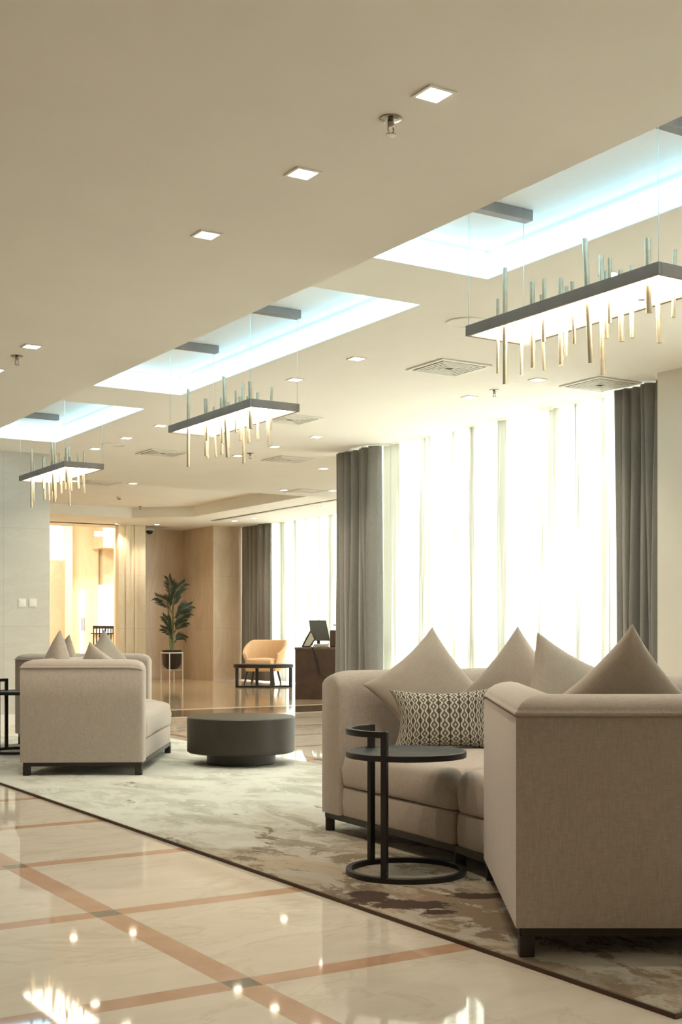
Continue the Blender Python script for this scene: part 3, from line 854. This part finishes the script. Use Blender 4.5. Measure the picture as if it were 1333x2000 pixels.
# ------------------------------------------------------------------ rod chandeliers
CX0, CX1, CZ = 3.86, 4.24, 2.55
CY0, CY1 = 3.70, 5.00
def build_chandelier():
    t = thing('chandelier', '', 'chandelier', (4.05, 4.35, CZ))
    ox, oy = 4.05, 4.35
    x0, x1, y0, y1 = CX0 - ox, CX1 - ox, CY0 - oy, CY1 - oy
    bm = B(); b_ = .018
    for q in ((x0, x0 + b_, y0, y1), (x1 - b_, x1, y0, y1), (x0 + b_, x1 - b_, y0, y0 + b_), (x0 + b_, x1 - b_, y1 - b_, y1)): box(bm, *q, -.025, .028)
    link('frame', bm, M['bronze'], t, smooth=False, bevel=.002)
    bm = B(); box(bm, x0 + b_, x1 - b_, y0 + b_, y1 - b_, -.014, -.002); link('light_panel', bm, M['pendant'], t, smooth=False)
    bm = B(); box(bm, x0 + b_, x1 - b_, y0 + b_, y1 - b_, -.0015, .004); link('light_stop', bm, M['bronze'], t, smooth=False)  # opaque plate added to keep the panel's light off the recess above
    # px, top, bottom, share of the width, radius, drift of the foot in pixels
    R = [(973, 584, 730, .25, .008, 0), (987, 523, 751, .05, .0115, 0), (1020, 690, 733, .75, .010, 0), (1030, 648, 673, .9, .017, 0), (1040, 550, 719, .35, .0125, 2),
         (1058, 576, 724, .6, .009, 6), (1063, 545, 668, .15, .010, 0), (1096, 544, 713, .55, .0125, 1), (1107, 560, 695, .8, .010, 0), (1118, 550, 672, .25, .009, 5),
         (1143, 466, 710, .10, .0125, 12), (1175, 498, 734, .75, .011, 3), (1184, 530, 661, .5, .012, 2), (1191, 504, 632, .2, .009, 1), (1212, 528, 667, .6, .0125, 3),
         (1234, 518, 660, .85, .011, 2), (1254, 560, 586, .45, .017, 0), (1266, 466, 611, .12, .0135, 3), (1284, 577, 670, .80, .011, 5), (1319, 488, 620, .65, .009, -3)]
    for px, yt, yb, wf, rad, dr in R:
        X = CX0 + .03 + (CX1 - CX0 - .06) * wf
        Y = min(max(yx(px, X), CY0 + .04), CY1 - .04)
        d = depth((X, Y)); zt = zat(yt, d) - CZ; zb = zat(yb, d) - CZ
        zt = max(zt, .05)
        bm = B(); dx = dr * d / F
        tube(bm, [(X - ox, Y - oy, zt), (X - ox + dx * CS, Y - oy - dx * SN, zb)], rad, 14)
        link('rod', bm, M['brass'], t)
    zr = 1.05 + 2.085 - CZ
    for yy in (y0, y1):
        bm = B(); box(bm, x0 - .10, x1 + .012, yy - .03 + (.03 if yy < 0 else -.03), yy + .03 + (.03 if yy < 0 else -.03), zr + .02, RZ - CZ - .001)
        link('ceiling_rail', bm, M['bronze'], t, smooth=False, bevel=.003)
        for xx in (x0 + .012, x1 - .012):
            bm = B(); ye = yy + (.012 if yy < 0 else -.012); tube(bm, [(xx, ye, .026), (xx, ye, zr + .022)], .0022, 6)
            link('suspension_cable', bm, M['steel'], t)
    return t
ch = build_chandelier(); ch['label'] = 'bronze framed chandelier with brass rods nearest the camera, top right'; ch['group'] = 'rectangular rod chandeliers'
dup(ch, (4.05, 4.35 + 3.61, CZ), None, 'bronze framed chandelier with brass rods in the middle of the row')
dup(ch, (4.05, 4.35 + 7.18, CZ), None, 'bronze framed chandelier with brass rods farthest away, at far left')

# ================================================================== LOBBY FURNITURE
# switches on the grey marble wall
for px, lb in ((43, 'white wall switch plate on the grey marble wall, left of the pair'), (64, 'white wall switch plate on the grey marble wall, right of the pair')):
    X = xy_at(px, 13.8); d = depth((X, 13.8)); z = zat(1177, d)
    t = thing('wall_switch', lb, 'switch', (X, 13.8, z), 0, 'white wall switches')
    bm = B(); box(bm, -.045, .045, -.010, -.0005, -.045, .045); link('plate', bm, M['white'], t, smooth=False, bevel=.003)
    bm = B(); box(bm, -.028, .028, -.014, -.010, -.028, .028); link('rocker', bm, M['white'], t, smooth=False, bevel=.002)
# dome camera
X = xy_at(290, 25.2); p = Vector((X, 25.2, zat(1037, depth((X, 25.2)))))
t = thing('security_camera', 'small black camera high on the brown marble wall above the palm', 'camera', p)
bm = B(); box(bm, -.09, .09, -.10, -.001, 0, .06); link('mount', bm, M['white'], t, smooth=False)
bm = B(); lathe(bm, [(.07, 0), (.065, -.04), (.03, -.07), (0, -.08)], 20, (0, -.07, 0)); link('dome', bm, M['camera_black'], t)

# potted palm on its white wire stand
c = P(336, 25.7)
t = thing('plant_stand', 'thin white wire stand holding the black pot', 'plant stand', (c.x, c.y, 0))
bm = B(); pts = [(.215 * math.cos(a), .215 * math.sin(a), .60) for a in [k / 32 * 2 * PI for k in range(33)]]
tube(bm, pts, .012, 8, False); link('hoop', bm, M['white'], t)
for a in (-2.2, -.65, .95, 2.5):
    bm = B(); tube(bm, [(.225 * math.cos(a), .225 * math.sin(a), 0), (.225 * math.cos(a), .225 * math.sin(a), .60)], .011, 8); link('leg', bm, M['white'], t)
bm = B()
for a in (-2.2, -.65):
    tube(bm, [(.22 * math.cos(a), .22 * math.sin(a), .245), (-.22 * math.cos(a), -.22 * math.sin(a), .245)], .008, 8)
link('cross_bar', bm, M['white'], t)
pl = thing('potted_palm', 'tall potted palm in a black bowl before the brown marble wall', 'potted plant', (c.x, c.y, .26))
bm = B(); lathe(bm, [(0, 0), (.10, .005), (.165, .05), (.192, .12), (.197, .36), (.205, .375), (.205, .395), (.188, .395), (.186, .36), (0, .36)], 40); link('pot', bm, M['pot'], pl)
bm = B(); lathe(bm, [(.186, .372), (0, .38)], 30); link('soil', bm, M['soil'], pl)
rnd = random.Random(4)
def frond(base, az, L, rise, droop, nl, wl, ang=1.0):
    """base point, compass of the lean, length, start steepness"""
    bm = B(); pts = []; p = Vector(base); a = rise; stp = L / 14
    for k in range(15):
        pts.append(p.copy()); p = p + Vector((math.cos(az) * math.cos(a), math.sin(az) * math.cos(a), math.sin(a))) * stp
        a -= droop / 14 * (.4 + k / 9)
    tube(bm, pts, [.011 - .0006 * k for k in range(15)], 6)
    for k in range(3, 15):
        for s in (-1, 1):
            for sub in (0, .5):
                i = min(k + sub, 14); p = pts[k].lerp(pts[min(k + 1, 14)], sub)
                d = (pts[min(k + 1, 14)] - pts[k - 1]).normalized()
                side = (d.cross(Vector((SN, CS, 0))).normalized() * .9 + d.cross(Vector((0, 0, 1))).normalized() * .35) * s
                f = (k - 3) / 11; ln = 1.5 * wl * math.sin(min(1, f * 1.25 + .25) * PI * .78 + .25) + .04
                q = (d * 1.0 + side * ang + Vector((0, 0, rnd.uniform(-.05, .25)))).normalized()
                tip = p + q * ln + Vector((0, 0, -.10 * ln)); mid = p + q * ln * .45
                wv = d.cross(q).cross(q).normalized() * .010
                v = [bm.verts.new(x) for x in (p, mid + wv, tip, mid - wv)]
                bm.faces.new(v)
    o = link('frond', bm, M['leaf'], pl, angle=180); return o
ax = -YAW
for (bx, bz, dirpx, L, rise, droop, wl) in ((0, 1.42, -1, .62, 1.45, .25, .22), (.03, 1.36, 1, .62, 1.15, .75, .22), (0, 1.15, -1, .62, .95, .9, .22), (.05, 1.05, 1, .58, .60, .45, .22),
        (.04, .92, 1, .55, .75, .8, .20), (-.02, .80, -1, .45, 1.0, .55, .16), (.04, .75, 1, .45, .8, .75, .16), (0, .62, -1, .42, .95, .9, .15), (.05, .55, 1, .36, .75, 1.5, .13), (.02, 1.22, 1, .5, 1.4, .3, .18)):
    az = ax + (0 if dirpx > 0 else PI) + rnd.uniform(-.5, .5)
    frond((bx * CS, -bx * SN, bz), az, L * .74, min(1.5, rise + .22), droop, 12, wl * .74)
for (bx, top, r0) in ((-.03, 1.45, .030), (.05, 1.30, .028), (.02, .95, .035)):
    bm = B(); pts = [(bx * CS * (.4 + k / 12), -bx * SN * (.4 + k / 12) + .01 * k % 3, .36 + (top - .36) * k / 12) for k in range(13)]
    tube(bm, pts, [r0 * (1 - .045 * k) for k in range(13)], 10); link('stem', bm, M['stem'], pl)

# low oval table
c = P(515, 23.3)
t = thing('coffee_table', 'low dark oval table before the peach armchair in the lobby', 'coffee table', (c.x, c.y, 0), -YAW)
bm = B(); lathe(bm, [(0, .362), (.53, .362), (.555, .37), (.56, .425), (.55, .432), (0, .432)], 60)
for v in bm.verts: v.co.y *= .55
link('tabletop', bm, M['darkwood'], t)
legs = [(-.49, -.06), (.17, -.29), (.50, .08), (-.14, .27)]
for lx, ly in legs:
    bm = B(); obox(bm, (lx, ly), (1, .3), .055, .045, 0, .37); link('leg', bm, M['darkwood'], t, smooth=False, bevel=.003)
bm = B()
for lx, ly in legs: obox(bm, (lx / 2, ly / 2), (lx, ly), math.hypot(lx, ly), .035, .001, .032)
link('stretcher', bm, M['darkwood'], t, smooth=False)

# peach tub armchair
c = P(517, 24.7)
t = thing('armchair', 'peach tub armchair behind the low oval table', 'armchair', (c.x, c.y, 0), -YAW)
def shell():
    """curved back wrapping round the seat; open towards -y, slightly to the left"""
    bm = B(); rows = []; n = 40; a0, a1 = r_(-28), r_(212)
    for k in range(n + 1):
        f = k / n; a = a0 + (a1 - a0) * f
        a_ = a + r_(-22)
        s = math.sin(f * PI)
        top = .60 + .27 * min(1, s * 1.35) ** 1.2
        ring = []
        for rr, z in ((.34, .26), (.375, .45), (.43 + .03 * s, top - .02), (.42 + .03 * s, top), (.385 + .03 * s, top), (.375 + .02 * s, top - .02), (.325, .45), (.30, .26)):
            ring.append(bm.verts.new((rr * math.cos(a_), rr * .88 * math.sin(a_), z)))
        rows.append(ring)
    for a, b_ in zip(rows, rows[1:]):
        for j in range(8): bm.faces.new((a[j], b_[j], b_[(j + 1) % 8], a[(j + 1) % 8]))
    bm.faces.new(rows[0]); bm.faces.new(rows[-1][::-1]); return bm
link('back_shell', shell(), M['peach'], t, angle=50)
sq = [Vector((-.36, -.36)), Vector((.16, -.40)), Vector((.27, .1)), Vector((.1, .26)), Vector((-.22, .22))]
pad('seat_cushion', sq, .36, .50, M['peach'], t, rt=.05, rb=.03, crown=.02)
pad('seat_base', sq, .26, .355, M['peach'], t, rt=.02, rb=.02, crown=0)
for lx, ly in ((-.30, -.30), (.17, -.30), (-.22, .22), (.25, .15)):
    bm = B(); tube(bm, [(lx, ly, .27), (lx * 1.25, ly * 1.2, 0)], [.025, .016], 10); link('leg', bm, M['darkwood'], t)

# reception desk and what stands on it
DD = 19.2
ax_ = Vector((CS, -SN, 0)); ay_ = Vector((SN, CS, 0))
c = P(577, DD)
t = thing('desk', 'dark brown reception desk partly hidden by the lounge drape', 'desk', (c.x, c.y, 0), -YAW)
bm = B(); box(bm, 0, .95, 0, .75, 0, .765); link('body', bm, M['desk'], t, smooth=False, bevel=.004)
bm = B(); box(bm, -.012, .96, -.012, .76, .765, .795); link('worktop', bm, plain('desk top veneer', (.16, .11, .08), .35, var=.1), t, smooth=False, bevel=.003)
bm = B(); box(bm, .53, .95, .05, .72, .795, 1.06); link('raised_shelf', bm, M['desk'], t, smooth=False, bevel=.02, seg=4)
def dl(x, y, z): return c + ax_ * x + ay_ * y + Vector((0, 0, z))
m = thing('monitor', 'grey computer monitor seen from behind, tilted, on the dark desk', 'monitor', dl(.37, .30, .795), -YAW)
bm = B(); s_ = Vector((0, 0, 0))
v = []
for (x, z, y) in ((-.17, .42, .06), (.10, .42, .06), (.16, .10, -.02), (-.13, .10, -.02)):
    v.append((x, y, z))
f = [bm.verts.new(p) for p in v]; g = [bm.verts.new((p[0], p[1] + .03, p[2])) for p in v]
bm.faces.new(f); bm.faces.new(g[::-1])
for k in range(4): bm.faces.new((f[k], f[(k + 1) % 4], g[(k + 1) % 4], g[k]))
link('screen_housing', bm, M['screen'], m, smooth=False, bevel=.008)
bm = B(); tube(bm, [(-.02, .04, .2), (-.02, .05, .01)], .022); link('neck', bm, M['screen'], m)
bm = B(); lathe(bm, [(0, 0), (.10, 0), (.10, .008), (.03, .016), (0, .016)], 32); link('foot', bm, M['screen'], m)
m = thing('picture_frame', 'slanted framed sign leaning on the desk left of the monitor', 'picture frame', dl(.16, .2, .795), -YAW)
bm = B(); tube(bm, [(-.06, 0, .01), (.07, 0, .25), (.14, .0, .13), (.06, 0, .01), (-.06, 0, .01)], .012, 6); link('frame', bm, M['darkwood'], m)
bm = B(); v = [bm.verts.new(p) for p in ((-.05, .004, .01), (.07, .004, .24), (.135, .004, .13), (.05, .004, .01))]; g = [bm.verts.new(x.co + Vector((0, .006, 0))) for x in v]
bm.faces.new(v); bm.faces.new(g[::-1])
for k in range(4): bm.faces.new((v[k], v[(k + 1) % 4], g[(k + 1) % 4], g[k]))
link('sheet', bm, M['paper'], m, smooth=False)
pc = dl(.40, .12, .7955)
bm = B()
for k in range(5):
    obox(bm, (.01 * math.sin(k * 2), .01 * math.cos(k)), (1, .1 * math.sin(k * 3)), .22, .15, .011 * k, .011 * k + .010)
pp = link('paper_stack', bm, M['paper'], None, smooth=False); pp.location = pc; pp.rotation_euler = (0, 0, -YAW)
tag(pp, 'loose stack of white papers on the desk below the monitor', 'papers')
bm = B()
pts = [(.30, -.01, .84), (.27, -.02, .79), (.30, -.02, .65), (.34, -.02, .48), (.37, -.02, .38), (.45, -.02, .34), (.52, -.02, .33)]
tube(bm, [dl(*p) for p in pts], .007, 6)
pts = [(.27, -.01, .86), (.25, -.02, .80), (.34, -.02, .62), (.37, -.02, .42), (.38, -.02, .37)]
tube(bm, [dl(*p) for p in pts], .006, 6)
tag(link('power_cable', bm, M['cable']), 'black cables hanging down the front of the dark desk', 'cable')
m = thing('desk_lamp', 'small dark fitting standing on the raised end of the desk', 'desk lamp', dl(.66, .3, 1.06), -YAW)
bm = B(); lathe(bm, [(0, 0), (.03, 0), (.03, .01), (.008, .012), (.008, .07), (0, .07)], 16); link('stem', bm, M['cable'], m)
bm = B(); lathe(bm, [(0, .07), (.08, .07), (.08, .085), (0, .09)], 24); link('head', bm, M['cable'], m)

# far hall: glowing glass lanterns, bar stools
for px, py, lb in ((194, 1043, 'bright cubic glass lantern hanging in the far hall, lower of the pair'), (221, 1034, 'bright cubic glass lantern hanging in the far hall, upper right of the pair')):
    Y = 27.5; X = xy_at(px, Y); d = depth((X, Y)); z = zat(py, d)
    t = thing('hanging_lantern', lb, 'pendant lamp', (X, Y, z), 0, 'glass lanterns in the far hall')
    for k in (-1, 1):
        bm = B(); box(bm, k * .055 - .045, k * .055 + .045, -.05, .05, -.05, .05); link('glass_cube', bm, emit('lantern glass', (1, .93, .75), 8 if px < 200 else 4), t, smooth=False)
    bm = B(); box(bm, -.12, .12, -.06, .06, -.07, -.052); box(bm, -.12, .12, -.06, .06, .052, .062); link('frame', bm, M['steel'], t, smooth=False)
    bm = B(); tube(bm, [(0, 0, .06), (0, 0, 4.5 - z)], .004, 6); link('cord', bm, M['steel'], t)
for px, lb in ((204, 'dark bar stool in the far hall, left of the pair'), (226, 'dark bar stool in the far hall, right of the pair')):
    Y = 28.3 if px < 210 else 28.95; X = xy_at(px, Y)
    t = thing('bar_stool', lb, 'stool', (X, Y, 0), .3, 'bar stools in the far hall')
    bm = B(); box(bm, -.19, .19, -.19, .19, .66, .72); link('seat', bm, M['darkwood'], t, smooth=False, bevel=.02)
    bm = B()
    for k in range(5): box(bm, -.19 + k * .09, -.17 + k * .09, .17, .19, .72, 1.12)
    box(bm, -.19, .19, .165, .195, 1.10, 1.17); link('backrest', bm, M['darkwood'], t, smooth=False)
    for sx in (-1, 1):
        for sy in (-1, 1):
            bm = B(); tube(bm, [(sx * .16, sy * .16, .66), (sx * .2, sy * .2, 0)], .016, 8); link('leg', bm, M['darkwood'], t)
bm = B(); X = xy_at(228, 29.5); d = depth((X, 29.5)); box(bm, X - .08, X + .3, 29.5, 29.6, 1.0, zat(1223, d)); 
tag(link('panel_screen', bm, M['screen'], smooth=False), 'small grey box standing at the edge of the bright hall window', 'box')
t = thing('bar_counter', 'low cream counter in the far hall behind the stools', 'counter', (xy_at(228, 29.6), 29.6, 0))
bm = B(); box(bm, -.5, .6, -.1, .3, 0, .97); link('body', bm, M['creammarble'], t, smooth=False)
bm = B(); box(bm, -.55, .65, -.15, .35, .97, 1.0); link('counter_top', bm, M['darkwood'], t, smooth=False)

# warm fill lights, added out of view to blow out the hall
for (x, y) in ((9.5, 28), (13, 29.5)):
    t = thing('hall_fill_light', 'added warm fill light above the far hall, out of view, ' + ('left one' if x < 10 else 'right one'), 'fill light', (x, y, 4.5), 0, 'added fill lights of the far hall')
    bm = B(); box(bm, -.6, .6, -.6, .6, -.05, -.001); link('housing', bm, M['white'], t, smooth=False)
    ld = bpy.data.lights.new('hall_fill', 'AREA'); ld.shape = 'SQUARE'; ld.size = 1.1; ld.energy = FAR_W; ld.color = (1, .92, .76)
    lo = bpy.data.objects.new('lamp', ld); C.objects.link(lo); lo.parent = t; lo.location = (0, 0, -.06)
